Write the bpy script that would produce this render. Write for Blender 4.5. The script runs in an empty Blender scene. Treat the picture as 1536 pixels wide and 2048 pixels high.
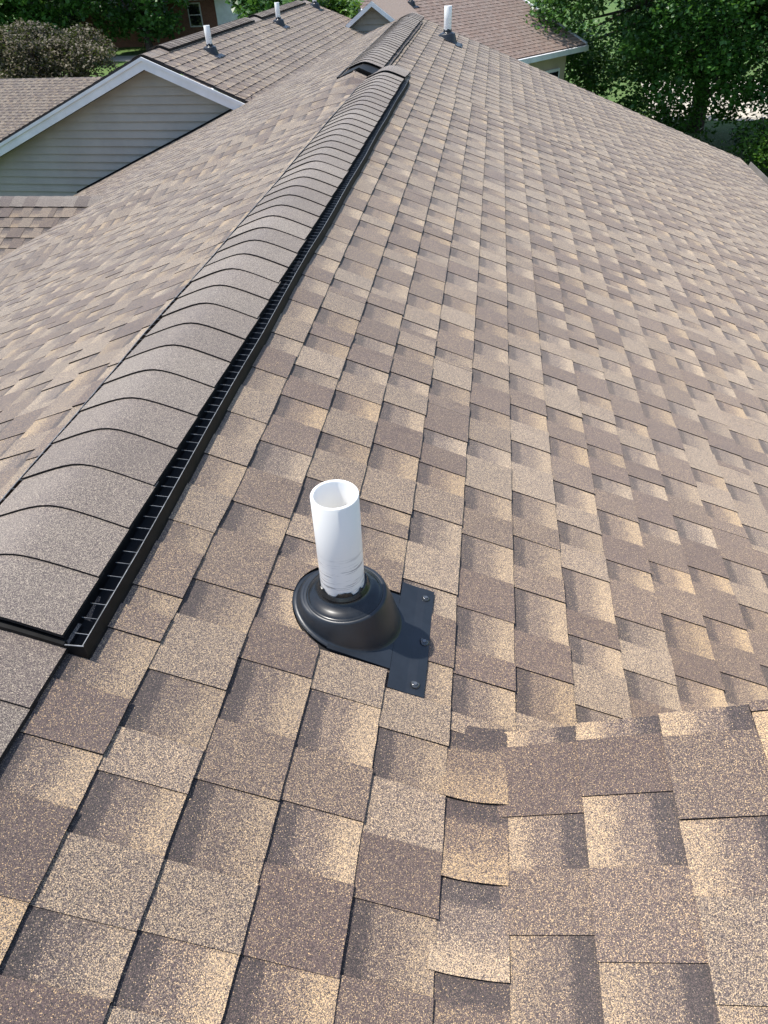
import bpy, math, random
from mathutils import Vector, Matrix
scene = bpy.context.scene
R = math.radians

# ------------------------------------------------------------------ camera
cam_d = bpy.data.cameras.new('camera')
cam = bpy.data.objects.new('camera', cam_d)
scene.collection.objects.link(cam)
CAM = Vector((0.8215, 0.0, 0.8690))
right = Vector((0.99132353, 0.12622698, -0.03666621))
up = Vector((-0.05399571, 0.64538445, 0.7619471))
fwd = Vector((-0.11984208, 0.75335627, -0.6466005))
M4 = Matrix((right, up, -fwd)).transposed().to_4x4()
M4.translation = CAM
cam.matrix_world = M4
cam_d.sensor_fit = 'VERTICAL'
cam_d.sensor_height = 36.0
cam_d.lens = 1376.8 / 2048 * 36.0
cam_d.clip_start = 0.02
cam_d.clip_end = 2000
scene.camera = cam
scene.render.resolution_x = 768
scene.render.resolution_y = 1024

# ------------------------------------------------------------------ light
SUN_EL, SUN_AZ = R(70), R(-82)          # azimuth from +Y towards +X: the sun stands high on the left
to_sun = Vector((math.sin(SUN_AZ)*math.cos(SUN_EL), math.cos(SUN_AZ)*math.cos(SUN_EL), math.sin(SUN_EL)))
world = bpy.data.worlds.new('World'); scene.world = world
world.use_nodes = True
wn = world.node_tree
sky = wn.nodes.new('ShaderNodeTexSky')
sky.sky_type = 'NISHITA'; sky.sun_disc = False
sky.sun_elevation = SUN_EL; sky.sun_rotation = SUN_AZ
bg = wn.nodes['Background']; bg.inputs['Strength'].default_value = 0.15
wn.links.new(sky.outputs[0], bg.inputs['Color'])
sd = bpy.data.lights.new('sun', 'SUN'); sd.energy = 4.0; sd.angle = R(0.53); sd.color = (1.0, 0.955, 0.88)
sun = bpy.data.objects.new('sun', sd); scene.collection.objects.link(sun)
sun.rotation_euler = to_sun.to_track_quat('Z', 'Y').to_euler()
scene.view_settings.view_transform = 'Standard'
scene.view_settings.look = 'None'
scene.view_settings.exposure = 0.55
scene.view_settings.gamma = 1

rnd = random.Random(7)
COL = scene.collection

# ------------------------------------------------------------------ object helpers
def tag(o, label=None, cat=None, group=None, kind=None):
    if label: o['label'] = label
    if cat: o['category'] = cat
    if group: o['group'] = group
    if kind: o['kind'] = kind
    return o

def empty(name, loc=(0, 0, 0), rz=0):
    o = bpy.data.objects.new(name, None); COL.objects.link(o)
    o.location = loc; o.rotation_euler = (0, 0, rz); o.empty_display_size = 0.2
    return o

def put(name, mesh, parent=None):
    """link a mesh whose vertices are in world space (or in the parent's space when the parent is moved)"""
    o = bpy.data.objects.new(name, mesh); COL.objects.link(o)
    if parent is not None: o.parent = parent
    return o

def copy_tree(o, parent=None):
    c = o.copy(); COL.objects.link(c); c.parent = parent
    for ch in o.children: copy_tree(ch, c)
    return c

class MB:
    """collects geometry for ONE mesh"""
    def __init__(s): s.v = []; s.f = []; s.m = []; s.a = []
    def add(s, vs, fs, mi=0, at=None):
        b = len(s.v); s.v += [tuple(v) for v in vs]
        s.f += [tuple(i+b for i in f) for f in fs]
        s.m += (mi if isinstance(mi, list) else [mi]*len(fs))
        s.a += (at if at else [(0, 0.5, 0, 0.5)]*len(vs))
        return s
    def box(s, lo, hi, mi=0, fn=None):
        x0, y0, z0 = lo; x1, y1, z1 = hi
        vs = [(x0,y0,z0),(x1,y0,z0),(x1,y1,z0),(x0,y1,z0),(x0,y0,z1),(x1,y0,z1),(x1,y1,z1),(x0,y1,z1)]
        if fn: vs = [fn(*v) for v in vs]
        return s.add(vs, [(3,2,1,0),(4,5,6,7),(0,1,5,4),(1,2,6,5),(2,3,7,6),(3,0,4,7)], mi)
    def prism(s, poly, d, mi=0):
        """polygon (list of 3-D points) pushed along d"""
        n = len(poly); d = Vector(d)
        vs = [Vector(p) for p in poly] + [Vector(p)+d for p in poly]
        fs = [tuple(range(n))[::-1], tuple(range(n, 2*n))] + [(i, (i+1) % n, n+(i+1) % n, n+i) for i in range(n)]
        return s.add(vs, fs, mi)
    def rings(s, rs, mi=0, close=False, cap0=False, cap1=False):
        n = len(rs[0]); vs = [p for r in rs for p in r]; fs = []
        for i in range(len(rs)-1):
            for j in range(n):
                k = (j+1) % n
                fs.append((i*n+j, i*n+k, (i+1)*n+k, (i+1)*n+j))
        if cap0: fs.append(tuple(range(n))[::-1])
        if cap1: fs.append(tuple(range((len(rs)-1)*n, len(rs)*n)))
        return s.add(vs, fs, mi)
    def grid(s, rows, mi=0, at=None):
        n = len(rows[0]); vs = [p for r in rows for p in r]
        fs = [(i*n+j, i*n+j+1, (i+1)*n+j+1, (i+1)*n+j) for i in range(len(rows)-1) for j in range(n-1)]
        return s.add(vs, fs, mi, at)
    def mesh(s, name, mats, smooth=False):
        me = bpy.data.meshes.new(name)
        me.from_pydata(s.v, [], s.f)
        for m in mats: me.materials.append(m)
        me.polygons.foreach_set('material_index', s.m)
        if smooth: me.polygons.foreach_set('use_smooth', [True]*len(s.f))
        ca = me.color_attributes.new('tab', 'FLOAT_COLOR', 'POINT')
        ca.data.foreach_set('color', [c for a in s.a for c in a])
        me.update()
        return me
    def build(s, name, mats, parent=None, smooth=False):
        if not isinstance(mats, (list, tuple)): mats = [mats]
        return put(name, s.mesh(name, mats, smooth), parent)

def tube(path, rad, n=8):
    """rings along a path of points; rad: list"""
    rs = []
    for i, p in enumerate(path):
        p = Vector(p); a = Vector(path[max(i-1, 0)]); b = Vector(path[min(i+1, len(path)-1)])
        d = (b-a).normalized(); x = d.orthogonal().normalized(); y = d.cross(x)
        rs.append([p + (x*math.cos(t*2*math.pi/n) + y*math.sin(t*2*math.pi/n))*rad[i] for t in range(n)])
    return rs

# ------------------------------------------------------------------ materials
def new_mat(name):
    m = bpy.data.materials.new(name); m.use_nodes = True
    nt = m.node_tree; b = nt.nodes['Principled BSDF']
    return m, nt, b
def N(nt, t, **kw):
    n = nt.nodes.new(t)
    for k, v in kw.items():
        if k == 'inp':
            for i, val in v.items(): n.inputs[i].default_value = val
        else: setattr(n, k, v)
    return n
def mathn(nt, op, a, b=None, c=None, clamp=False):
    n = nt.nodes.new('ShaderNodeMath'); n.operation = op; n.use_clamp = clamp
    for i, x in enumerate((a, b, c)):
        if x is None: continue
        if isinstance(x, (int, float)): n.inputs[i].default_value = x
        else: nt.links.new(x, n.inputs[i])
    return n.outputs[0]
def mixc(nt, fac, a, b, mode='MIX'):
    n = nt.nodes.new('ShaderNodeMix'); n.data_type = 'RGBA'; n.blend_type = mode
    for sock, x in ((n.inputs['Factor'], fac), (n.inputs['A'], a), (n.inputs['B'], b)):
        if isinstance(x, (int, float)): sock.default_value = x
        elif isinstance(x, tuple): sock.default_value = (*x, 1)
        else: nt.links.new(x, sock)
    return n.outputs['Result']
def sstep(nt, x, lo, hi):
    n = nt.nodes.new('ShaderNodeMapRange'); n.interpolation_type = 'SMOOTHSTEP'
    nt.links.new(x, n.inputs[0]); n.inputs[1].default_value = lo; n.inputs[2].default_value = hi
    return n.outputs[0]
def noise(nt, co, scale, detail=2, rough=0.5):
    n = N(nt, 'ShaderNodeTexNoise', inp={'Scale': scale, 'Detail': detail, 'Roughness': rough})
    nt.links.new(co, n.inputs['Vector']); return n.outputs['Fac']

def shingle_mat(name, cream, tan, brown, dark, gran=1000.0, far=False):
    """mineral granules: every tab mixes cream, tan, brown and charcoal grains in its own proportion"""
    m, nt, b = new_mat(name)
    geo = N(nt, 'ShaderNodeNewGeometry').outputs['Position']
    at = N(nt, 'ShaderNodeAttribute', attribute_name='tab')
    sep = N(nt, 'ShaderNodeSeparateColor'); nt.links.new(at.outputs['Color'], sep.inputs[0])
    u, tone, gap, rn = sep.outputs[0], sep.outputs[1], sep.outputs[2], at.outputs['Alpha']
    n1 = noise(nt, geo, 38, 3, 0.6)
    n2 = noise(nt, geo, 9, 2, 0.5)
    uu = mathn(nt, 'ADD', u, mathn(nt, 'MULTIPLY', mathn(nt, 'SUBTRACT', n1, 0.5), 0.34))
    us = mathn(nt, 'ADD', u, mathn(nt, 'MULTIPLY', mathn(nt, 'SUBTRACT', n1, 0.5), 0.06))
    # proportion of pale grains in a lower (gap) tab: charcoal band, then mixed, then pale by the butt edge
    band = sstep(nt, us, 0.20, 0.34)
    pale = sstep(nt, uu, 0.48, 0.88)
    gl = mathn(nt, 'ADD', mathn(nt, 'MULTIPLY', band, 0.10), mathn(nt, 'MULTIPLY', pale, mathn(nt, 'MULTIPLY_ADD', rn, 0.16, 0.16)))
    gl = mathn(nt, 'ADD', gl, 0.02)
    tl = mathn(nt, 'MULTIPLY_ADD', tone, 0.24, 0.045)
    frac = N(nt, 'ShaderNodeMix', data_type='FLOAT')
    nt.links.new(gap, frac.inputs[0]); nt.links.new(tl, frac.inputs[2]); nt.links.new(gl, frac.inputs[3])
    fr = mathn(nt, 'ADD', frac.outputs[0], mathn(nt, 'MULTIPLY', mathn(nt, 'SUBTRACT', n2, 0.5), 0.08))
    # grains
    vo = N(nt, 'ShaderNodeTexVoronoi', inp={'Scale': gran, 'Randomness': 1.0}); nt.links.new(geo, vo.inputs['Vector'])
    vs = N(nt, 'ShaderNodeSeparateColor'); nt.links.new(vo.outputs['Color'], vs.inputs[0])
    g1, g2, g3 = vs.outputs[0], vs.outputs[1], vs.outputs[2]
    lightg = mathn(nt, 'LESS_THAN', g1, fr)
    tang = mathn(nt, 'LESS_THAN', g2, mathn(nt, 'MULTIPLY_ADD', fr, 1.5, 0.10))
    # share of charcoal grains: strong in the printed charcoal band
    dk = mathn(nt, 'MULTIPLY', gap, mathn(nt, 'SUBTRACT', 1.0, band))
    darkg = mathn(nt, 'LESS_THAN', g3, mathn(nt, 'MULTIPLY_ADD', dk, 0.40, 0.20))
    c = mixc(nt, tang, brown, tan)
    c = mixc(nt, darkg, c, dark)
    c = mixc(nt, lightg, c, cream)
    # every tab leans a little its own way; broad weathering
    gj = mathn(nt, 'MULTIPLY_ADD', mathn(nt, 'FRACT', mathn(nt, 'MULTIPLY', g1, 57.0)), 0.64, 0.68)
    cj = N(nt, 'ShaderNodeVectorMath', operation='SCALE'); nt.links.new(c, cj.inputs[0]); nt.links.new(gj, cj.inputs['Scale'])
    hv = N(nt, 'ShaderNodeHueSaturation'); nt.links.new(cj.outputs[0], hv.inputs['Color'])
    nt.links.new(mathn(nt, 'MULTIPLY_ADD', rn, 0.16, 0.92), hv.inputs['Value'])
    nt.links.new(mathn(nt, 'MULTIPLY_ADD', tone, -0.22, 1.08), hv.inputs['Saturation'])
    big = noise(nt, geo, 1.1, 3, 0.6)
    c2 = mixc(nt, mathn(nt, 'MULTIPLY', sstep(nt, big, 0.35, 0.7), 0.16), hv.outputs[0], (0.20, 0.165, 0.145))
    nt.links.new(c2, b.inputs['Base Color'])
    b.inputs['Roughness'].default_value = 0.82
    b.inputs['Diffuse Roughness'].default_value = 1.0
    b.inputs['Sheen Weight'].default_value = 0.30; b.inputs['Sheen Roughness'].default_value = 0.55; b.inputs['Sheen Tint'].default_value = (1.0, 0.86, 0.72, 1)
    b.inputs['Specular IOR Level'].default_value = 0.35
    bp = N(nt, 'ShaderNodeBump', inp={'Strength': 0.30, 'Distance': 0.0012})
    nt.links.new(mathn(nt, 'SUBTRACT', 1.0, vo.outputs['Distance']), bp.inputs['Height'])
    nt.links.new(bp.outputs[0], b.inputs['Normal'])
    return m

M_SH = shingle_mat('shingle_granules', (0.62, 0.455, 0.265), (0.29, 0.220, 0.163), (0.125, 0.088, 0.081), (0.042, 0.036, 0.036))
M_CAP = shingle_mat('cap_granules', (0.54, 0.45, 0.34), (0.30, 0.245, 0.19), (0.155, 0.118, 0.108), (0.055, 0.047, 0.046))
M_RED = shingle_mat('red_brown_granules', (0.38, 0.27, 0.21), (0.28, 0.185, 0.14), (0.20, 0.125, 0.10), (0.11, 0.07, 0.06), 200)
M_GREYSH = shingle_mat('grey_granules', (0.36, 0.32, 0.29), (0.26, 0.22, 0.20), (0.17, 0.135, 0.125), (0.07, 0.06, 0.058), 300)

def simple(name, col, rough=0.6, metal=0.0, spec=0.5, nscale=0, namp=0.15, bump=0.0, bscale=60):
    m, nt, b = new_mat(name)
    geo = N(nt, 'ShaderNodeNewGeometry').outputs['Position']
    if nscale:
        n = noise(nt, geo, nscale, 4, 0.6)
        lo = tuple(max(0, c*(1-namp*1.6)) for c in col); hi = tuple(min(1, c*(1+namp)) for c in col)
        nt.links.new(mixc(nt, sstep(nt, n, 0.3, 0.7), lo, hi), b.inputs['Base Color'])
    else: b.inputs['Base Color'].default_value = (*col, 1)
    b.inputs['Roughness'].default_value = rough; b.inputs['Metallic'].default_value = metal
    b.inputs['Specular IOR Level'].default_value = spec
    if bump:
        bp = N(nt, 'ShaderNodeBump', inp={'Strength': bump, 'Distance': 0.01})
        nt.links.new(noise(nt, geo, bscale, 3), bp.inputs['Height']); nt.links.new(bp.outputs[0], b.inputs['Normal'])
    return m
M_EDGE = simple('asphalt_cut_edge', (0.022, 0.020, 0.020), 0.9, spec=0.2, nscale=300, namp=0.4)
M_DECK = simple('asphalt_underlay', (0.03, 0.028, 0.028), 0.9, spec=0.2, nscale=20)
M_BLACK = simple('black_plastic', (0.006, 0.006, 0.0065), 0.62, spec=0.25, nscale=40, namp=0.3)
M_RIM = simple('vent_rim_plastic', (0.19, 0.195, 0.20), 0.38, nscale=60, namp=0.3)
M_BOOT = simple('painted_boot_metal', (0.014, 0.018, 0.024), 0.40, metal=0.0, spec=0.6, nscale=25, namp=0.12, bump=0.04, bscale=30)
M_RUBBER = simple('black_rubber', (0.014, 0.016, 0.018), 0.22, spec=0.55, nscale=40, namp=0.2)
M_SEAL = simple('clear_sealant', (0.05, 0.055, 0.06), 0.15, spec=0.7)
M_TRIM = simple('white_trim_paint', (0.74, 0.75, 0.77), 0.5, nscale=3, namp=0.06)
M_SIDING = simple('grey_green_siding', (0.36, 0.335, 0.29), 0.6, nscale=2.5, namp=0.05)
M_SOFFIT = simple('soffit_paint', (0.5, 0.5, 0.48), 0.6)
M_GUTTER = simple('gutter_paint', (0.22, 0.20, 0.18), 0.4, nscale=4, namp=0.1)
M_BEIGE = simple('beige_siding', (0.50, 0.42, 0.31), 0.7, nscale=3, namp=0.06)
M_GLASS = simple('window_glass', (0.012, 0.014, 0.018), 0.06, spec=0.8)
M_BARK = simple('bark', (0.09, 0.07, 0.055), 0.9, nscale=9, namp=0.4, bump=0.6, bscale=18)
M_CONC = simple('sunlit_concrete', (0.52, 0.47, 0.39), 0.85, nscale=1.5, namp=0.12)
M_ROAD = simple('asphalt_road', (0.11, 0.11, 0.115), 0.85, nscale=2, namp=0.15)
M_NAIL = simple('nail_steel', (0.16, 0.17, 0.18), 0.3, metal=0.8)

def pvc_mat():
    m, nt, b = new_mat('white_pvc')
    oc = N(nt, 'ShaderNodeTexCoord').outputs['Object']
    def streak(sc, rot, lo, hi, seed):
        mp = N(nt, 'ShaderNodeMapping'); nt.links.new(oc, mp.inputs[0])
        mp.inputs['Rotation'].default_value = rot; mp.inputs['Scale'].default_value = sc; mp.inputs['Location'].default_value = (seed, seed*2, seed*.3)
        return sstep(nt, noise(nt, mp.outputs[0], 1.0, 4, 0.62), lo, hi)
    s1 = streak((16, 16, 190), (0.0, 0.35, 0.4), 0.55, 0.66, 3)
    s2 = streak((12, 12, 300), (0.25, -0.30, 0.0), 0.60, 0.70, 9)
    s3 = streak((90, 90, 24), (0, 0.1, 0), 0.70, 0.78, 5)
    sx = N(nt, 'ShaderNodeSeparateXYZ'); nt.links.new(oc, sx.inputs[0]); z = sx.outputs[2]
    low = mathn(nt, 'SUBTRACT', 1.0, sstep(nt, z, 0.17, 0.215))
    marks = mathn(nt, 'MULTIPLY', mathn(nt, 'MAXIMUM', s1, s2), low)
    marks = mathn(nt, 'ADD', mathn(nt, 'MULTIPLY', marks, 0.75), mathn(nt, 'MULTIPLY', s3, 0.16), clamp=True)
    c = mixc(nt, marks, (0.88, 0.87, 0.84), (0.19, 0.19, 0.20))
    c = mixc(nt, mathn(nt, 'MULTIPLY', noise(nt, oc, 25, 3), 0.10), c, (0.62, 0.58, 0.50))
    nt.links.new(c, b.inputs['Base Color']); b.inputs['Roughness'].default_value = 0.32
    return m
M_PVC = pvc_mat()

def leaf_mat(name, c1, c2, trans=0.35, rough=0.38):
    m, nt, b = new_mat(name)
    at = N(nt, 'ShaderNodeAttribute', attribute_name='tab')
    sep = N(nt, 'ShaderNodeSeparateColor'); nt.links.new(at.outputs['Color'], sep.inputs[0])
    c = mixc(nt, sep.outputs[1], c1, c2)
    nt.links.new(c, b.inputs['Base Color']); b.inputs['Roughness'].default_value = rough
    tr = N(nt, 'ShaderNodeBsdfTranslucent'); nt.links.new(mixc(nt, 0.5, c, (0.10, 0.20, 0.02)), tr.inputs[0])
    mx = N(nt, 'ShaderNodeMixShader', inp={0: trans})
    nt.links.new(b.outputs[0], mx.inputs[1]); nt.links.new(tr.outputs[0], mx.inputs[2])
    nt.links.new(mx.outputs[0], nt.nodes['Material Output'].inputs['Surface'])
    return m
M_LEAF = leaf_mat('maple_leaf', (0.028, 0.090, 0.020), (0.085, 0.21, 0.040), 0.42)
M_LEAF_B = leaf_mat('bright_leaf', (0.045, 0.12, 0.018), (0.12, 0.24, 0.035))
M_LEAF_D = leaf_mat('dark_leaf', (0.016, 0.050, 0.022), (0.040, 0.095, 0.032), 0.25)
M_LEAF_BR = leaf_mat('bronze_leaf', (0.050, 0.040, 0.022), (0.125, 0.098, 0.052), 0.2, 0.6)

def grass_mat():
    m, nt, b = new_mat('lawn_grass')
    geo = N(nt, 'ShaderNodeNewGeometry').outputs['Position']
    c = mixc(nt, noise(nt, geo, 6, 5, 0.7), (0.045, 0.10, 0.016), (0.11, 0.19, 0.035))
    c = mixc(nt, mathn(nt, 'MULTIPLY', sstep(nt, noise(nt, geo, 0.25, 3), 0.45, 0.75), 0.5), c, (0.15, 0.19, 0.05))
    nt.links.new(c, b.inputs['Base Color']); b.inputs['Roughness'].default_value = 0.9
    bp = N(nt, 'ShaderNodeBump', inp={'Strength': 0.8, 'Distance': 0.05})
    nt.links.new(noise(nt, geo, 30, 3), bp.inputs['Height']); nt.links.new(bp.outputs[0], b.inputs['Normal'])
    return m
M_GRASS = grass_mat()

def brick_mat():
    m, nt, b = new_mat('red_brick')
    geo = N(nt, 'ShaderNodeNewGeometry').outputs['Position']
    sx = N(nt, 'ShaderNodeSeparateXYZ'); nt.links.new(geo, sx.inputs[0])
    cx = N(nt, 'ShaderNodeCombineXYZ'); nt.links.new(mathn(nt, 'ADD', sx.outputs[0], sx.outputs[1]), cx.inputs[0]); nt.links.new(sx.outputs[2], cx.inputs[1])
    br = N(nt, 'ShaderNodeTexBrick', inp={'Scale': 4.0, 'Color1': (0.26, 0.11, 0.075, 1), 'Color2': (0.19, 0.075, 0.055, 1), 'Mortar': (0.33, 0.29, 0.25, 1), 'Mortar Size': 0.012})
    nt.links.new(cx.outputs[0], br.inputs['Vector']); nt.links.new(br.outputs['Color'], b.inputs['Base Color'])
    b.inputs['Roughness'].default_value = 0.85
    return m
M_BRICK = brick_mat()

# ------------------------------------------------------------------ roof geometry of the house
PITCH = 0.3873; TP = 0.408; CP, SP = math.cos(PITCH), math.sin(PITCH)
EXPO = 0.143
STEP_Y = 6.60
def smooth(t): t = max(0.0, min(1.0, t)); return t*t*(3-2*t)
def lerp_tab(x, xs, ys):
    if x <= xs[0]: return ys[0]
    for i in range(len(xs)-1):
        if x <= xs[i+1]: return ys[i] + (ys[i+1]-ys[i])*(x-xs[i])/(xs[i+1]-xs[i])
    return ys[-1]
def wav(a, b, amp):   # slow unevenness of the sheathing
    return amp*(math.sin(a*2.1+b*0.9)+math.sin(a*0.7-b*1.9+2.0)+0.6*math.sin(a*4.3+b*3.1))
def right_slope(s, y, h):       # s: metres down the slope from the ridge
    off = -0.06 if y > (STEP_Y if s > -0.005 else 6.33) else 0.0
    return (s*CP + h*SP, y, -s*SP + h*CP + off + wav(s, y, 0.0012))
def left_slope(s, y, h):
    x = -s*CP
    S = smooth((y-(5.55+0.35*x))/0.9)
    if y < 6.33:
        q = smooth((y-5.85)/0.42); S = max(S, q)*((1-q)*smooth((-x-0.10)/0.32) + q*smooth((-x-0.15)/0.07))
    off = 0.115*S
    return (x - h*SP, y, -s*SP + h*CP + off + wav(s+3, y, 0.0025))
def rake_r(s): return 10.74 + 0.18*s*CP
def rake_l(s):
    x = -s*CP
    return lerp_tab(-x, [0.2, 1.0, 2.5, 6.0], [10.80, 11.85, 10.62, 10.62])

# ------------------------------------------------------------------ shingle tabs
class Tab:
    __slots__ = ('c', 'mb', 'score')
def view_score(c, nrm, area):
    d = Vector(c)-CAM; L = d.length; z = d.dot(fwd)
    if z < 0.05: return 0
    px = 768+1376.8*d.dot(right)/z; py = 1024-1376.8*d.dot(up)/z
    if px < -60 or px > 1596 or py < -40 or py > 2110: return 0
    return area*abs(d.normalized().dot(nrm))/(L*L)

def make_tab(fn, s0, s1, y0, y1, gap, tone, rr, near, notch=None, ylim=None, sdrift=None, hbase=0.0, flip=False):
    """one tab of a laminated shingle: surface from under the course above (s0) to the butt edge (s1)"""
    nv = (10 if notch else 4) if near else 1
    lam = 0.0032 if near else (0.0024 if not flip else 0.0016)
    h0, h1 = (0.0004, 0.0070) if gap else (0.0004+lam, 0.0070+lam)
    h1 += rnd.uniform(-0.0007, 0.0012); lift = rnd.uniform(0, 0.0012)
    h0 += hbase; h1 += hbase
    ov = 0.014; sA = s0-ov
    vs = []; at = []
    j0, j1 = rnd.uniform(-0.0012, 0.0012), rnd.uniform(-0.0012, 0.0012)
    for i in range(nv+1):
        t = i/nv; y = y0+(y1-y0)*t
        sb = s1 + j0*(1-t) + j1*t + (rnd.uniform(-0.0006, 0.0006) if near else 0)
        dr = sdrift(y) if sdrift else (0, 0)
        st = sA+dr[0]; sb += dr[1]
        if notch: sb = min(sb, notch(y, sb))
        ya, yb = y, y
        if ylim:
            a, b_ = ylim(st); ya = min(max(y, a), b_)
            a, b_ = ylim(sb); yb = min(max(y, a), b_)
        jy = rnd.uniform(-0.0006, 0.0006) if near else 0
        hb = h1 + (lift if i in (0, nv) else 0)
        vs += [fn(st, ya, h0), fn(sb, yb+jy, hb), fn(sb, yb+jy, -0.004+hbase)]
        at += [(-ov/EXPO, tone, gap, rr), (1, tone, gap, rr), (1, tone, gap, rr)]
    b0 = len(vs)
    vs += [fn(sA, y0, -0.004+hbase), fn(sA, y1, -0.004+hbase)]; at += [(0, tone, gap, rr)]*2
    fs = []; mi = []
    for i in range(nv):
        a, b_ = 3*i, 3*i+3
        fs.append((a, a+1, b_+1, b_)); mi.append(0)
        fs.append((a+1, a+2, b_+2, b_+1)); mi.append(1)
    fs.append((0, b0, 2, 1)); mi.append(1)
    e = 3*nv
    fs.append((e, e+1, e+2, b0+1)); mi.append(1)
    if flip: fs = [f[::-1] for f in fs]
    t = Tab(); mb = MB(); mb.add(vs, fs, mi, at); t.mb = mb
    t.c = fn((s0+s1)/2, (y0+y1)/2, 0.005)
    n = Vector(fn(s0, y0, 1))-Vector(fn(s0, y0, 0))
    t.score = view_score(t.c, n, (s1-s0)*(y1-y0))
    return t

def tone_rand():
    return rnd.uniform(0.0, 0.28) if rnd.random() < 0.48 else rnd.uniform(0.55, 0.95)

def course(fn, k, s0, s1, ya, yb, given=None, near=lambda y: False, notch=None, ylim=None, sdrift=None, skip=None, hbase=0.0, flip=False):
    """fill one course from y=ya to y=yb; given = [(y_far, y_near, is_gap, tone)] fixed tabs"""
    out = []
    def emit(y0, y1, gap, tone):
        if skip:
            segs = skip(y0, y1)
        else: segs = [(y0, y1)]
        for (p, q) in segs:
            if q-p < 0.004: continue
            if ylim:
                lo = min(ylim(s0)[0], ylim(s1)[0]); hi = max(ylim(s0)[1], ylim(s1)[1])
                if q <= lo or p >= hi: continue
            out.append(make_tab(fn, s0, s1, p, q, 1.0 if gap else 0.0, tone, rnd.random(), near((p+q)/2),
                                notch if notch and not (q < 0.83 or p > 1.07) else None, ylim, sdrift, hbase, flip))
    y = ya
    if given:
        # below the given range, walk down
        lo = min(g[1] for g in given); hi = max(g[0] for g in given)
        y = lo; gap = not [g for g in given if g[1] == lo][0][2]
        while y > ya:
            d = rnd.uniform(0.07, 0.12) if gap else rnd.uniform(0.09, 0.15)
            emit(max(ya, y-d), y, gap, tone_rand()); y -= d; gap = not gap
        for (a, b_, gp, tn) in given: emit(b_, a, gp, tn if tn is not None else tone_rand())
        y = hi; gap = False
    else:
        y = ya - rnd.uniform(0, 0.2); gap = rnd.random() < 0.5
    while y < yb:
        d = rnd.uniform(0.065, 0.12) if gap else rnd.uniform(0.08, 0.15)
        if y+d > ya: emit(max(ya, y), min(yb, y+d), gap, tone_rand())
        if not gap and rnd.random() < 0.10:       # joint between two shingles
            y += d; d = rnd.uniform(0.02, 0.06)
            if y+d > ya: emit(max(ya, y)+0.0012, min(yb, y+d), gap, tone_rand())
        y += d; gap = not gap
    return out

def seq(lines, bounds, tones):
    """tooth lines and gap ends read down the course -> fixed tabs"""
    g = []
    for i in range(len(lines)-1):
        b = bounds[i] if i < len(bounds) else None
        if b is None: g.append((lines[i], lines[i+1], False, tones[i]))
        else:
            g.append((lines[i], b, True, 0.5)); g.append((b, lines[i+1], False, tones[i]))
    if len(bounds) >= len(lines) and bounds[len(lines)-1]:
        g.append((lines[-1], bounds[len(lines)-1], True, 0.5))
    return g
P, T_, B_ = 0.06, 0.78, 0.32     # purple-brown, tan-grey, mid brown teeth
GIVEN = {
 0: seq([1.278, 1.037, 0.845, 0.737, 0.511, 0.294], [1.159, 0.967, 0.794, 0.612, 0.421], [T_, B_, B_, P, P]),
 1: seq([1.156, 0.907, 0.683, 0.489, 0.293], [1.061, 0.814, 0.566, 0.392], [B_, T_, T_, T_]),
 2: seq([1.327, 1.111, 0.956, 0.762, 0.519, 0.297], [1.186, 1.041, 0.862, 0.631, 0.392, 0.21], [T_, B_, P, B_, T_]),
 3: seq([1.317, 1.224, 1.03, 0.746, 0.526, 0.300], [1.27, 1.14, 0.86, 0.622, 0.426], [B_, B_, T_, B_, P]),
 4: seq([0.893, 0.712, 0.514, 0.412], [0.799, 0.614, None, 0.307], [T_, T_, P]),
 5: seq([1.529, 1.326, 1.076, 0.887], [1.433, 1.201, 0.959, 0.794], [B_, P, P]),
 6: seq([1.585, 1.392, 1.200, 0.958], [1.473, 1.279, 1.064], [B_, B_, P]),
 7: seq([1.715, 1.527, 1.337, 1.108], [1.61, 1.434, 1.189], [T_, T_, P]),
}
def drift_for(k):
    def w(kk, y): return max(0, 1-max(0, kk)/4)*lerp_tab(y, [0.2, 0.75, 1.2, 2.0, 3.5], [-0.009, 0.0, 0.0085, 0.006, 0.0]) + 0.0012*math.sin(y*1.7+kk*2.3)
    return lambda y: (w(k-1, y), w(k, y))

tabs_r = []; tabs_l = []; tabs_s = []
BOOT_S, BOOT_Y, BOOT_R = 0.630, 0.955, 0.122
def boot_notch(y, s):
    d = BOOT_R*BOOT_R-(y-BOOT_Y)**2
    return BOOT_S-math.sqrt(d)-0.003 if d > 0 else s
def flange_gap(y0, y1):
    segs = []
    if y0 < 0.838: segs.append((y0, min(y1, 0.838)))
    if y1 > 1.048: segs.append((max(y0, 1.048), y1))
    return segs
TROUGH_Y = 0.752
NCOURSE_R = 32
for k in range(-2, NCOURSE_R+1):
    s1 = 0.300+k*EXPO; s0 = s1-EXPO
    lim = lambda s: (-9, rake_r(s))
    if k >= 0:
        ya = -1.3 if k <= 4 else TROUGH_Y
        tabs_r += course(right_slope, k, s0, s1, ya, STEP_Y-0.002, GIVEN.get(k), lambda y: y < 2.6,
                         boot_notch if k == 2 else None, None, drift_for(k), flange_gap if k == 3 else None)
    tabs_r += course(right_slope, k, s0-0.03, s1-0.03, STEP_Y+0.002 if s1 > 0.05 else 6.335, 11.7, None, lambda y: False, None, lim)
NCOURSE_L = 39
def lim_l(s): return (-9, rake_l(s))
for k in range(0, NCOURSE_L+1):
    s1 = 0.270+k*EXPO; s0 = s1-EXPO
    tabs_l += course(left_slope, k, s0, s1, -1.3 if k < 14 else 1.5, 12.0 if s0 > 0.2 else 6.325, None, lambda y: y < 2.2, None, lim_l, None, flip=True)

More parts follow.
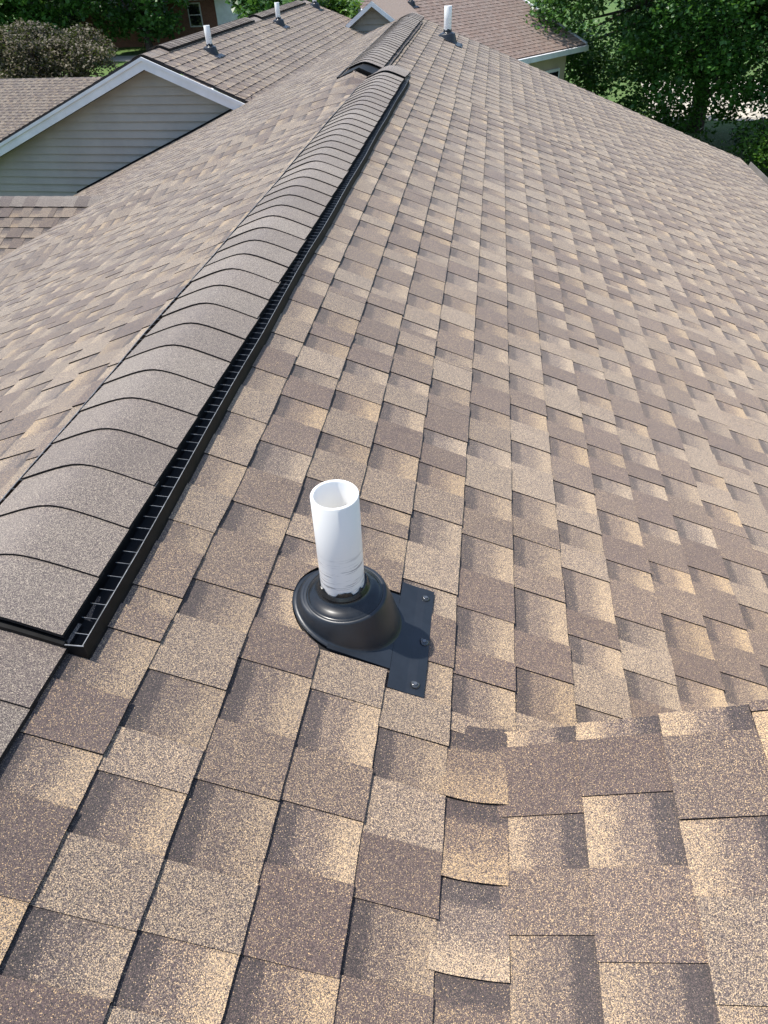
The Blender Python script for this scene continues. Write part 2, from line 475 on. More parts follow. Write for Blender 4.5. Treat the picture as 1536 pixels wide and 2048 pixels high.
# saddle slope that rises again to the right of the trough
TM = 0.40; TC = 1/math.sqrt(1+TM*TM); TS = TM*TC
X_TOP, X_BUTT = 1.745, 0.909
def saddle_slope(s, y, h):      # s measured down from X_TOP towards -X
    x = X_TOP - s*TC
    return (x - h*TS, y, -0.352 + TM*(x-0.90) + h*TC + wav(s, y+5, 0.0008))
SE = 0.1385/TC
s_butt = (X_TOP-X_BUTT)/TC
SG = {0: seq([0.765, 0.595, 0.407], [0.730, 0.503, 0.29], [P, B_]),
      1: seq([0.765, 0.620, 0.370], [0.727, 0.501, 0.25], [P, B_]),
      2: seq([0.765, 0.568, 0.320], [0.715, 0.453, 0.22], [B_, T_])}
for n in range(6):
    s1 = s_butt-n*SE
    tabs_s += course(saddle_slope, n, s1-SE, s1, -1.3, 0.765, SG.get(n), lambda y: True, None, None, None, flip=True)
# woven strip along the trough: tabs laid with their butt edges towards the foot of the trough
def trough(t, y, h):
    p0, p1, p2 = (0.800, -0.3255), (0.862, -0.3510), (0.922, -0.3385)
    x = (1-t)**2*p0[0]+2*t*(1-t)*p1[0]+t*t*p2[0]; z = (1-t)**2*p0[1]+2*t*(1-t)*p1[1]+t*t*p2[1]
    return (x, y, z+h+0.0025)
ys = [0.757, 0.616, 0.479, 0.342, 0.205, 0.06, -0.08, -0.22, -0.36, -0.5, -0.64, -0.78, -0.92, -1.06, -1.2, -1.3]
for i in range(len(ys)-1):
    yf, yn = ys[i], ys[i+1]; gp = 1.0; rr = rnd.random(); tn = rnd.choice((P, T_, B_))
    mb = MB(); rows = []; at = []
    nt_ = 8
    for (y, h, u) in ((yf+0.015, 0.0, -0.1), (yf*0.5+yn*0.5, 0.003, 0.5), (yn, 0.0068, 1.0), (yn, -0.004, 1.0)):
        rows.append([trough(j/nt_, y, h+(0.001*math.sin(j*1.3+i) if h > 0.005 else 0)) for j in range(nt_+1)])
        at += [(u, tn, gp, rr)]*(nt_+1)
    mb.grid(rows, [0]*(2*nt_)+[1]*nt_, at)
    t = Tab(); t.mb = mb; t.c = trough(0.5, (yf+yn)/2, 0); t.score = view_score(t.c, Vector((0, 0, 1)), 0.12*(yf-yn))*1.0
    tabs_s.append(t)

# ------------------------------------------------------------------ house
house = empty('house', (0, 5, -4.4))
tag(house, 'shingled house roof in brown and tan with two ridge vents and a white plumbing pipe', 'house')
def child(o, parent):
    o.parent = parent; o.matrix_parent_inverse = parent.matrix_world.inverted() if False else Matrix.Translation(-Vector(parent.location)); return o
def part(name, mb, mats, parent, smooth=False):
    o = mb.build(name, mats, None, smooth)
    if parent is not None:
        o.parent = parent
        r = parent
        if r.parent is None: o.matrix_parent_inverse = Matrix.Translation(r.location).inverted() if abs(r.rotation_euler.z) < 1e-9 else (Matrix.Translation(r.location) @ Matrix.Rotation(r.rotation_euler.z, 4, 'Z')).inverted()
    return o
def deck(name, fn, s0, s1, y0, y1f, parent, ns=12, ny=30, mat=M_DECK, thick=0.03, y0f=None, flip=False):
    mb = MB(); rows = []; low = []
    for i in range(ns+1):
        s = s0+(s1-s0)*i/ns; yy1 = y1f(s); yy0 = y0f(s) if y0f else y0
        rows.append([fn(s, yy0+(yy1-yy0)*j/ny, -0.0035) for j in range(ny+1)])
        low.append([fn(s, yy0+(yy1-yy0)*j/ny, -thick) for j in range(ny+1)])
    mb.grid(rows); mb.grid([r[::-1] for r in low])
    for r0, r1 in ((rows[0], low[0]), (rows[-1], low[-1])): mb.grid([r0, r1])
    mb.grid([[r[0] for r in rows], [r[0] for r in low]]); mb.grid([[r[-1] for r in rows], [r[-1] for r in low]])
    return part(name, mb, mat, parent)

S_EAVE = 0.300+NCOURSE_R*EXPO
slope_r = deck('roof_slope', right_slope, 0.0, S_EAVE-0.01, -1.3, lambda s: STEP_Y, house)
slope_f = deck('roof_slope', right_slope, -0.24, S_EAVE-0.01, STEP_Y+0.001, lambda s: rake_r(s)-0.01, house)
deck('roof_slope', right_slope, -0.24, -0.006, 6.335, lambda s: STEP_Y, house, 2, 3)
S_EAVE_L = 0.270+NCOURSE_L*EXPO
slope_l = deck('roof_slope', left_slope, 0.0, S_EAVE_L-0.01, -1.3, lambda s: 6.326, house, 40, 60)
slope_lf = deck('roof_slope', left_slope, 0.235, S_EAVE_L-0.01, 6.331, lambda s: rake_l(s)-0.01, house, 40, 40)
saddle = deck('roof_slope', saddle_slope, 0.0, s_butt+0.01, -1.3, lambda s: 0.762, house, 4, 8, thick=0.02)
saddle['label'] = 'small shingled slope rising from the trough valley'

alltabs = [(t, slope_r if t.c[1] < STEP_Y else slope_f) for t in tabs_r]+[(t, slope_l if t.c[1] < 6.33 else slope_lf) for t in tabs_l]+[(t, saddle) for t in tabs_s]
alltabs.sort(key=lambda a: -a[0].score)
for t, sl in alltabs[:296]:
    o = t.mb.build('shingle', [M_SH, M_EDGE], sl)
    o.matrix_parent_inverse = Matrix.Identity(4)
rest = {}
for t, sl in alltabs[296:]:
    rest.setdefault(sl.name, [sl, MB()])[1].add(t.mb.v, t.mb.f, list(t.mb.m), list(t.mb.a))
for nm, (sl, mb) in rest.items():
    o = mb.build('shingle_field', [M_SH, M_EDGE], sl); o['kind'] = 'stuff'

# walls, eave gutter, closing pieces
mb = MB(); mb.box((-4.2, -1.0, -4.4), (4.05, 10.55, -2.05)); part('wall', mb, M_SIDING, house)
ex, ez = S_EAVE*CP, -S_EAVE*SP-0.06
mb = MB()
prof = [(0.0, 0.0), (0.0, -0.11), (0.09, -0.11), (0.115, -0.01), (0.108, -0.01), (0.085, -0.10), (0.008, -0.10), (0.008, 0.0)]
mb.prism([(ex-0.01+a, -1.3, ez+0.005+b) for a, b in prof], (0, 12.75, 0)); part('gutter', mb, M_GUTTER, house)
mb = MB()
mb.prism([(0.0, 10.72, -0.075), (S_EAVE*CP, 10.72+0.18*S_EAVE*CP, -S_EAVE*SP-0.075), (S_EAVE*CP, 10.72+0.18*S_EAVE*CP, -S_EAVE*SP-0.22), (0.0, 10.72, -0.22)], (0, -0.02, 0))
part('rake_board', mb, M_TRIM, house)
mb = MB()   # closing board under the far edge of the saddle slope, and its back slope
mb.prism([(0.86, 0.757, -0.37), (X_TOP, 0.757, -0.033), (4.3, 0.757, -1.05), (4.3, 0.757, -1.78)], (0, -0.015, 0))
part('saddle_board', mb, M_DECK, house)
mb = MB()
mb.prism([(X_TOP, -1.3, -0.010), (4.35, -1.3, -1.06), (4.35, -1.3, -1.09), (X_TOP, -1.3, -0.040)], (0, 2.06, 0))
part('saddle_back', mb, M_SH, house)
mb = MB()   # riser where the nearer roof section stands proud of the farther one
mb.prism([(-0.02, STEP_Y-0.004, -0.005), (S_EAVE*CP, STEP_Y-0.004, -S_EAVE*SP-0.005), (S_EAVE*CP, STEP_Y-0.004, -S_EAVE*SP-0.09), (-0.02, STEP_Y-0.004, -0.09)], (0, 0.003, 0))
part('section_riser', mb, M_DECK, house)
mb = MB()   # black flashing where the left slope runs into the neighbouring gable wall
pts = []
for i in range(13):
    s = 2.62/1+i*0.27; pts.append(left_slope(s, 10.60, 0.0))
mb.grid([[Vector(p)+Vector((0, 0.004, -0.01)) for p in pts], [Vector(p)+Vector((0, 0.004, 0.035)) for p in pts]])
mb.grid([[Vector(p)+Vector((0, -0.05, 0.012)) for p in pts], [Vector(p)+Vector((0, 0.004, 0.012)) for p in pts]])
part('wall_flashing', mb, M_BLACK, house)

# ------------------------------------------------------------------ ridge vents and ridge caps
CAPE = 0.137
def ridge_at(y):
    if y <= STEP_Y: return (0.006, 0.0)
    return (-0.2145, 0.0275)
def cap_profile(H, w, a=0.045, n=14):
    return [(-w+2*w*i/n, H-TP*(math.sqrt((-w+2*w*i/n)**2+a*a)-a)) for i in range(n+1)]
def cap_piece(y0, y1, H, w, parent, thick=0.006, tone=None, tilt=0.0055, drop=0.0, centre=None):
    """one cap shingle folded over the ridge; its butt edge faces the camera end (y0)"""
    mb = MB(); rx, rz = centre if centre else ridge_at((y0+y1)/2)
    jx = rnd.uniform(-0.0025, 0.0025); tone = rnd.uniform(0.25, 0.75) if tone is None else tone; rr = rnd.random()
    rows = []; at = []
    pr = cap_profile(H, w); n = len(pr)
    sag = rnd.uniform(-0.0015, 0.0015)
    for (y, h, u) in ((y1+0.02, 0.0, 0.0), ((y0+y1)/2, tilt*0.55, 0.5), (y0, tilt, 1.0)):
        rows.append([(rx+jx+x, y+sag*math.cos(x*20), rz+z+h) for x, z in pr])
        at += [(u, tone, 0.0, rr)]*n
    rows.append([(rx+jx+x, y0+sag*math.cos(x*20), rz+z-thick*0.4) for x, z in pr]); at += [(1, tone, 0, rr)]*n
    mb.grid(rows[:3], 0, at[:3*n]); mb.grid(rows[2:], 1, at[2*n:])
    # cut edges along both long sides
    for sidx in (0, n-1):
        a = [rows[i][sidx] for i in range(3)]; b = [(p[0], p[1], p[2]-thick) for p in a]
        mb.grid([a, b], 1)
    o = mb.build('cap_shingle', [M_CAP, M_EDGE], None, True)
    o.parent = parent; o.matrix_parent_inverse = Matrix.Translation(parent.location).inverted()
    return o

def ridge_vent(y0, y1, label, H=0.022, RT=-0.039):
    rx, rz = ridge_at((y0+y1)/2)
    root = empty('ridge_vent', (rx, y0, rz)); tag(root, label, 'roof vent', 'ridge vents along the main ridge')
    w = 0.152
    n = int((y1-y0)/CAPE)
    for i in range(n): cap_piece(y0+i*CAPE, y0+(i+1)*CAPE, H, w, root)
    # solid black wedge added under the caps to block light
    mb = MB(); pr = cap_profile(H-0.012, w-0.006)
    top = [(rx+x, z) for x, z in pr]; bot = [(rx+x, -TP*abs(x)-0.008) for x, z in pr][::-1]
    poly = [(x, y0+0.004, rz+z) for x, z in top]+[(x, y0+0.004, rz+z) for x, z in bot]
    mb.prism(poly, (0, y1-y0-0.01, 0)); part('vent_filler', mb, M_BLACK, root)
    # side trays with louvre ribs and an outer rim
    for sg in (-1, 1):
        wob = [0.003*math.sin(i*1.9)+0.002*math.sin(i*0.7+sg) for i in range(40)]
        def edge(x, z, yy):
            i = min(38, int((yy-y0)/0.3)); t = (yy-y0)/0.3-i
            return (rx+sg*(x+wob[i]*(1-t)+wob[i+1]*t), yy, rz+z)
        L = [y0-0.004+(y1-y0+0.004)*i/24 for i in range(25)]
        mb = MB()
        for (x, z) in (((0.142, -0.0545), (0.183, -0.0715)),):
            mb.grid([[edge(x[0] if isinstance(x, tuple) else x, z[1] if isinstance(z, tuple) else z, yy) for yy in L] for x, z in (((0.138), (-0.054)), ((0.184), (-0.068)))])
        part('vent_tray', mb, M_BLACK, root)
        mb = MB()
        mb.grid([[edge(x, z, yy) for yy in L] for x, z in ((0.1785, -0.074), (0.1785, RT-0.0012), (0.1790, RT), (0.1806, RT), (0.1812, RT-0.002), (0.1845, -0.080))], [1]*24+[0]*48+[1]*48)
        part('vent_rim', mb, [M_RIM, M_BLACK], root)
        mb = MB(); a_, b_ = edge(0.140, 0, y0), edge(0.183, 0, y0)
        lo_, hi_ = min(a_[0], b_[0]), max(a_[0], b_[0])
        mb.box((lo_, y0-0.007, rz-0.082), (hi_, y0-0.004, rz+RT)); part('vent_end', mb, M_BLACK, root)
        mb = MB(); mb.box((lo_, y0-0.0068, rz+RT+0.0003), (hi_, y0-0.0048, rz+RT+0.0015)); part('end_lip', mb, M_RIM, root)
        mb = MB(); yy = y0+0.02
        while yy < y1-0.03:
            p = edge(0.150, RT+0.002, yy); q = edge(0.180, RT-0.0005, yy)
            mb.add([p, q, (q[0], yy+0.0008, q[2]), (p[0], yy+0.0008, p[2]), (p[0], yy, p[2]-0.0015), (q[0], yy, q[2]-0.0015)],
                   [(0, 1, 2, 3), (0, 4, 5, 1)])
            yy += 0.034+rnd.uniform(-0.002, 0.002)
        o = part('louvre_rib', mb, M_RIM, root); o['kind'] = 'stuff'
    for yy in (y0-0.008, y1-0.006):
        mb = MB(); pr = cap_profile(H-0.012, 0.150)
        mb.prism([(rx+x, yy, rz+max(z, -TP*abs(x)+0.012)) for x, z in pr]+[(rx+x, yy, rz-TP*abs(x)-0.004) for x, z in pr[::-1]], (0, 0.010, 0))
        part('end_plug', mb, M_BLACK, root)
    return root
V1_0, V1_1 = 0.672, 6.27
V2_0, V2_1 = 6.32, 10.25
ridge_vent(V1_0, V1_1, 'long shingle-capped ridge vent with black louvred edge beside the white pipe')
ridge_vent(V2_0, V2_1, 'ridge vent on the farther roof section ending near the red-brown roof', 0.010, -0.050)

cap_piece(0.545, 0.70, -0.002, 0.150, house, thick=0.009)
for i in range(13): cap_piece(0.545-0.137*(i+1), 0.545-0.137*i, -0.002, 0.150, house, thick=0.009)
for i in range(3): cap_piece(V1_1-0.02+i*0.115, V1_1-0.02+(i+1)*0.115, 0.020-0.006*i, 0.155, house, thick=0.009)
for i in range(4): cap_piece(V2_1+i*0.137, V2_1+(i+1)*0.137, 0.002, 0.150, house, thick=0.009)

# ------------------------------------------------------------------ plumbing vent pipe with its boot (local frame: origin on the roof surface below the pipe axis)
PX, PY = 0.578, 0.950
PZ = -PX*TP
def pipe_thing():
    root = empty('vent_pipe', (PX, PY, PZ))
    tag(root, 'white pipe with black scuffs in a dark boot beside the long ridge vent', 'vent pipe', 'plumbing vent pipes')
    n = 48
    def circ(r, z, dx=0, dy=0): return [(dx+r*math.cos(2*math.pi*i/n), dy+r*math.sin(2*math.pi*i/n), z) for i in range(n)]
    # pipe, local z from the roof: top at +0.329
    top = 0.329; ro, ri = 0.0445, 0.0382
    lean = lambda z: (0.004*z/top, -0.004*z/top)
    mb = MB(); rs = []
    for r, z in ((ro, -0.03), (ro, 0.05), (ro, 0.12), (ro, 0.2), (ro, top-0.0015), (ro-0.001, top-0.0003), (ro-0.002, top), (ri+0.0015, top), (ri+0.0005, top-0.0008), (ri, top-0.002), (ri, 0.1), (ri, -0.03)):
        dx, dy = lean(z); rs.append(circ(r, z, dx, dy))
    mb.rings(rs); o = mb.build('pipe', M_PVC, root, True)
    # flange: sheet lying on the slope; visible L-shaped piece
    def loc(s, y, h):
        x, yy, z = (s*CP+h*SP, y, -s*SP+h*CP); return (x-PX, yy-PY, z-PZ)
    def bend(s, y): return 0.0095+0.0012*math.sin(y*30)+(0.002 if s > 0.79 else 0)
    mb = MB()
    def sheet(s0, s1, y0, y1, ns, ny):
        top_ = [[loc(s0+(s1-s0)*i/ns, y0+(y1-y0)*j/ny, bend(s0+(s1-s0)*i/ns, y0+(y1-y0)*j/ny)) for j in range(ny+1)] for i in range(ns+1)]
        low_ = [[loc(s0+(s1-s0)*i/ns, y0+(y1-y0)*j/ny, bend(0, 0)-0.006) for j in range(ny+1)] for i in range(ns+1)]
        mb.grid(top_); mb.grid([top_[-1], low_[-1]]); mb.grid([[r[0] for r in top_], [r[0] for r in low_]]); mb.grid([[r[-1] for r in top_], [r[-1] for r in low_]])
    sheet(0.735, 0.812, 0.800, 1.084, 4, 12); sheet(0.60, 0.7345, 0.843, 1.043, 6, 8)
    mb.build('flange', M_BOOT, root)
    # cone: lofted from an ellipse on the slope to a level ring round the pipe
    mb = MB(); rs = []
    base = [loc(BOOT_S+0.118*math.cos(2*math.pi*i/n), BOOT_Y+0.104*math.sin(2*math.pi*i/n), 0.008) for i in range(n)]
    ring_z = 0.064
    ring = circ(0.0855, ring_z, 0.004, 0.002)
    flare = [loc(BOOT_S+0.126*math.cos(2*math.pi*i/n), BOOT_Y+0.112*math.sin(2*math.pi*i/n), 0.0085) for i in range(n)]
    rs.append(flare); rs.append(base)
    for t in (0.12, 0.3, 0.5, 0.7, 0.88, 0.96):
        q = t**0.9
        rs.append([tuple(base[i][c]*(1-q)+ring[i][c]*q + (0.006*math.sin(math.pi*t) if c == 2 else 0) for c in range(3)) for i in range(n)])
    rs.append(ring); rs.append(circ(0.0830, ring_z+0.0025, 0.004, 0.002)); rs.append(circ(0.077, ring_z+0.001, 0.004, 0.002))
    mb.rings(rs); mb.build('boot_cone', M_BOOT, root, True)
    # rubber gasket: stepped disc then a rising collar
    mb = MB(); rs = []
    for r, z in ((0.0795, 0.058), (0.0795, 0.0655), (0.0785, 0.0675), (0.0755, 0.0675), (0.074, 0.0690), (0.0705, 0.0712), (0.064, 0.0742), (0.056, 0.0775), (0.0520, 0.081), (0.0495, 0.0855), (0.0485, 0.0885), (0.0515, 0.0900), (0.0515, 0.0930), (0.0490, 0.0950), (0.0490, 0.100), (0.0470, 0.1015)):
        rs.append(circ(r, z, 0.002, 0.0))
    mb.rings(rs); g = mb.build('rubber_gasket', M_RUBBER, root, True)
    # torn lip sticking to the pipe
    mb = MB(); r2 = random.Random(3); top_r = []
    hh = [max(0.0, 0.005*math.sin(i*0.9)+0.004*math.sin(i*2.3+1)+r2.uniform(-0.002, 0.003)) for i in range(n)]
    for i in (37, 38, 39, 40): hh[i] += 0.010
    for i in (24, 25, 26): hh[i] += 0.010
    o1 = circ(0.0482, 0.086, 0.002, 0); o3 = circ(0.0455, 0.1, 0.0015, -0.001)
    r1 = [(p[0], p[1], 0.1005+hh[i]) for i, p in enumerate(circ(0.0482, 0, 0.002, 0))]
    r3 = [(p[0], p[1], 0.101+hh[i]) for i, p in enumerate(o3)]
    r4 = [(p[0], p[1], 0.086) for p in o3]
    mb.rings([o1, r1, r3, r4]); mb.build('torn_lip', M_RUBBER, g, False)
    # nails under dabs of sealant
    for (s, y, rr_) in ((0.794, 1.056, 0.0085), (0.801, 0.934, 0.0105), (0.791, 0.822, 0.0095)):
        mb = MB(); c = Vector(loc(s, y, 0.0125)); rs = []
        for f_, h_ in ((1.0, 0.0), (0.95, 0.002), (0.7, 0.0036), (0.35, 0.0046)):
            rs.append([(c.x+rr_*f_*(1+0.18*math.sin(3*a*math.pi/6+s*40))*math.cos(a*math.pi/6)*CP, c.y+rr_*f_*(1+0.15*math.cos(2*a*math.pi/6))*math.sin(a*math.pi/6), c.z+h_-rr_*f_*math.cos(a*math.pi/6)*SP) for a in range(12)])
        mb.rings(rs, cap1=True); nl = mb.build('sealant_dab', M_SEAL, root, True)
        mb = MB(); mb.rings([[(c.x+0.0042*math.cos(a*math.pi/4), c.y+0.0042*math.sin(a*math.pi/4), c.z+z) for a in range(8)] for z in (0.003, 0.0058)], cap1=True)
        mb.build('nail_head', M_NAIL, nl)
    return root
pipe = pipe_thing()
def place_pipe(x, y, z, label, rz=0.0):
    p = copy_tree(pipe); p.location = (x, y, z); p.rotation_euler.z = rz; p['label'] = label; return p
place_pipe(0.285, 9.85, -0.06-0.285*TP+0.004, 'white pipe on the tan slope beside the far end of the ridge')

# ------------------------------------------------------------------ neighbouring wing with the grey gable
WROT = R(-2.9)
WX, WY, WZ = -3.835, 10.50, -0.285
wing = empty('neighbour_house', (WX, WY, -4.4), WROT)
tag(wing, 'neighbouring house wing with grey lap siding gable, white rake boards and brown roof', 'house')
wdir = Vector((math.sin(-WROT), math.cos(-WROT), 0)); wlat = Vector((wdir.y, -wdir.x, 0))
def wpt(l, y, z): p = Vector((WX, WY, 0))+wlat*l+wdir*y; return (p.x, p.y, z)
WZR = WZ-0.012
def wing_right(s, y, h): return wpt(s*CP+h*SP, y, WZR-s*SP+h*CP+wav(s, y, 0.002))
def wing_left(s, y, h): return wpt(-s*CP-h*SP, y, WZR-s*SP+h*CP)
def wpart(name, mb, mats, parent=wing, smooth=False): return part(name, mb, mats, parent, smooth)
WL = 8.3
wr = deck('roof_slope', wing_right, 0.0, 2.2, 0.0, lambda s: WL+0.35*s, wing, 6, 10)
wl = deck('roof_slope', wing_left, 0.0, 5.1, 0.0, lambda s: WL, wing, 6, 10)
wt = []
for k in range(15):
    s1 = 0.17+k*EXPO
    wt += course(wing_right, k, s1-EXPO, s1, 0.0, WL+0.8, None, lambda y: False, None, lambda s: (-1, WL+0.35*s))
wt.sort(key=lambda t: -t.score)
for t in wt[:200]: t.mb.build('shingle', [M_SH, M_EDGE], wr)
mb = MB()
for t in wt[200:]: mb.add(t.mb.v, t.mb.f, list(t.mb.m), list(t.mb.a))
for k in range(35):
    s1 = 0.17+k*EXPO
    for t in course(wing_left, k, s1-EXPO, s1, 0.0, 1.2, None, lambda y: False, None, None, None, flip=True): mb.add(t.mb.v, t.mb.f, list(t.mb.m), list(t.mb.a))
o = mb.build('shingle_field', [M_SH, M_EDGE], wr); o['kind'] = 'stuff'
# rake boards on the near gable
def rake(l_end, name='rake_board'):
    sg = 1 if l_end > 0 else -1; n = 8
    z0 = WZ-0.055
    mb = MB()
    mb.prism([wpt(0, -0.035, z0), wpt(l_end, -0.035, z0-TP*abs(l_end)), wpt(l_end, -0.035, z0-TP*abs(l_end)-0.135), wpt(0, -0.035, z0-0.135)], wdir*0.03)
    wpart(name, mb, M_TRIM)
    mb = MB()   # narrow moulding along the shingle edge
    mb.prism([wpt(0, -0.055, z0+0.012), wpt(l_end, -0.055, z0+0.012-TP*abs(l_end)), wpt(l_end, -0.055, z0-0.03-TP*abs(l_end)), wpt(0, -0.055, z0-0.03)], wdir*0.02)
    wpart('rake_moulding', mb, M_TRIM)
    mb = MB()   # soffit
    mb.prism([wpt(0, -0.004, z0-0.12), wpt(l_end, -0.004, z0-0.12-TP*abs(l_end)), wpt(l_end, 0.22, z0-0.12-TP*abs(l_end)), wpt(0, 0.22, z0-0.12)], (0, 0, 0.012))
    wpart('soffit', mb, M_SOFFIT)
rake(1.62); rake(-4.7)
# gable wall of lap siding boards
mb = MB(); mb.prism([wpt(0, 0.205, WZ-0.19), wpt(2.05, 0.205, WZ-0.19-TP*2.05), wpt(2.05, 0.205, -4.4), wpt(-4.4, 0.205, -4.4), wpt(-4.4, 0.205, WZ-0.19-TP*4.4)], wdir*0.08)
gw = wpart('gable_wall', mb, M_SIDING)
BH = 0.108; zt = WZ-0.20; i = 0
while True:
    z1 = zt-i*BH; z0 = z1-BH; i += 1
    if z0 < -2.9: break
    # board spans where it stays below the rake
    half = (WZ-0.185-z0)/TP
    lo, hi = -min(half, 4.4), min(half, 2.05)
    half1 = max(0.01, (WZ-0.185-z1)/TP); lo1, hi1 = -min(half1, 4.4), min(half1, 2.05)
    mb = MB()
    v = [wpt(lo, 0.166, z0), wpt(hi, 0.166, z0), wpt(hi1, 0.200, z1), wpt(lo1, 0.200, z1), wpt(lo, 0.204, z0), wpt(hi, 0.204, z0)]
    mb.add(v, [(0, 1, 2, 3), (4, 5, 1, 0)])
    mb.build('siding_board', M_SIDING, gw)
# vents along the wing's ridge: a raised cap strip each
def wing_vent(y0, y1, label):
    root = empty('ridge_vent', wpt(0, y0, WZR)); tag(root, label, 'roof vent', 'ridge vents on the neighbouring wing')
    n = int((y1-y0)/CAPE)
    for i in range(n):
        a, b_ = y0+i*CAPE, y0+(i+1)*CAPE; pr = cap_profile(0.03, 0.15, n=6); mb = MB(); tn = tone_rand(); rr = rnd.random()
        rows = [[wpt(x, b_+0.02, WZR+z) for x, z in pr], [wpt(x, a, WZR+z+0.006) for x, z in pr], [wpt(x, a, WZR+z-0.004) for x, z in pr]]
        mb.grid(rows, [0]*6+[1]*6, [(0, tn, 0, rr)]*7+[(1, tn, 0, rr)]*14)
        part('cap_shingle', mb, [M_CAP, M_EDGE], root, True)
    mb = MB(); pr = cap_profile(0.02, 0.146, n=6)
    mb.prism([wpt(x, y0+0.004, WZR+z) for x, z in pr]+[wpt(x, y0+0.004, WZR-TP*abs(x)-0.01) for x, z in pr[::-1]], wdir*(y1-y0-0.01))
    part('vent_filler', mb, M_BLACK, root)
    return root
wing_vent(0.55, 4.35, 'ridge vent on the wing roof above its grey siding gable')
wing_vent(4.75, 7.9, 'ridge vent at the far half of the neighbouring wing roof')
pr = cap_profile(-0.004, 0.15, n=6)
for (a, b_) in ((-0.02, 0.56), (4.33, 4.78), (7.88, WL)):
    mb = MB(); mb.grid([[wpt(x, a, WZR+z) for x, z in pr], [wpt(x, b_, WZR+z) for x, z in pr]])
    wpart('ridge_cap', mb, M_CAP)
for (l, y_, lab) in ((0.40, 1.42, 'white pipe on the wing roof just above its grey siding gable'), (0.37, 5.05, 'middle one of three white pipes on the neighbouring wing roof'), (0.30, 8.05, 'white pipe at the far end of the neighbouring wing roof')):
    p = wpt(l, y_, 0); place_pipe(p[0], p[1], WZR-l*TP+0.004, lab, WROT)

# ------------------------------------------------------------------ low cross gable beside the left slope
GX, GY, GZ = -2.86, 6.80, -1.060
low = empty('porch_roof', (-4.5, 6.8, -4.4)); tag(low, 'low cross roof with a capped ridge below the left slope, in front of the grey gable', 'roof')
def low_near(s, y, h):   # y runs along +X here
    return (y, GY - s*CP - h*SP, GZ - s*SP + h*CP)
def low_far(s, y, h): return (y, GY + s*CP + h*SP, GZ - s*SP + h*CP)
vlim = lambda s: (-6.6, GX - s*CP + 0.05)
ln = deck('roof_slope', low_near, 0.0, 2.6, -6.6, lambda s: GX-s*CP+0.05, low, 6, 8)
lf = deck('roof_slope', low_far, 0.0, 2.6, -6.6, lambda s: GX-s*CP+0.05, low, 6, 8)
mbx = MB()
lt = []
for k in range(17):
    s1 = 0.16+k*EXPO
    lt += course(low_near, k, s1-EXPO, s1, -6.6, GX+0.05, None, lambda y: False, None, vlim)
lt.sort(key=lambda t: -t.score)
for t in lt[:120]: t.mb.build('shingle', [M_SH, M_EDGE], ln)
for t in lt[120:]: mbx.add(t.mb.v, t.mb.f, list(t.mb.m), list(t.mb.a))
o = mbx.build('shingle_field', [M_SH, M_EDGE], ln); o['kind'] = 'stuff'
i = 0; x = -6.6
pr = cap_profile(0.004, 0.15, 0.02, 6)
while x < GX-0.05:
    mb = MB(); tn = tone_rand(); rr = rnd.random()
    mb.grid([[(x+0.15, GY+a, GZ+b) for a, b in pr], [(x, GY+a, GZ+b+0.005) for a, b in pr], [(x, GY+a, GZ+b-0.004) for a, b in pr]], [0]*6+[1]*6, [(0, tn, 0, rr)]*7+[(1, tn, 0, rr)]*14)
    a0, b0 = pr[0]
    mb.grid([[(x+0.15, GY+a0, GZ+b0), (x, GY+a0, GZ+b0+0.005)], [(x+0.15, GY+a0, GZ+b0-0.012), (x, GY+a0, GZ+b0-0.012)]], 1)
    part('cap_shingle', mb, [M_CAP, M_EDGE], low, False); x += 0.137
mb = MB(); mb.box((-6.3, 5.0, -4.4), (-4.5, 8.6, -2.1)); part('wall', mb, M_SIDING, low)

# ------------------------------------------------------------------ ground
mb = MB(); mb.grid([[(-300+60*i, -60+60*j, -4.4) for j in range(13)] for i in range(11)])
tag(mb.build('lawn', M_GRASS), kind='structure')
def sheet(name, pts, mat, z):
    mb = MB(); mb.add([(x, y, z) for x, y in pts], [tuple(range(len(pts)))]); return tag(mb.build(name, mat), kind='structure')
sheet('driveway', [(6.3, 27.2), (17, 25.6), (22, 33.5), (7.0, 34.5)], M_CONC, -4.388)
sheet('footpath', [(-34, 45.2), (-15.5, 44.0), (-15.5, 46.2), (-34, 47.6)], M_CONC, -4.388)
sheet('road', [(-70, 57), (-18, 56), (-18, 62), (-70, 64)], M_ROAD, -4.388)

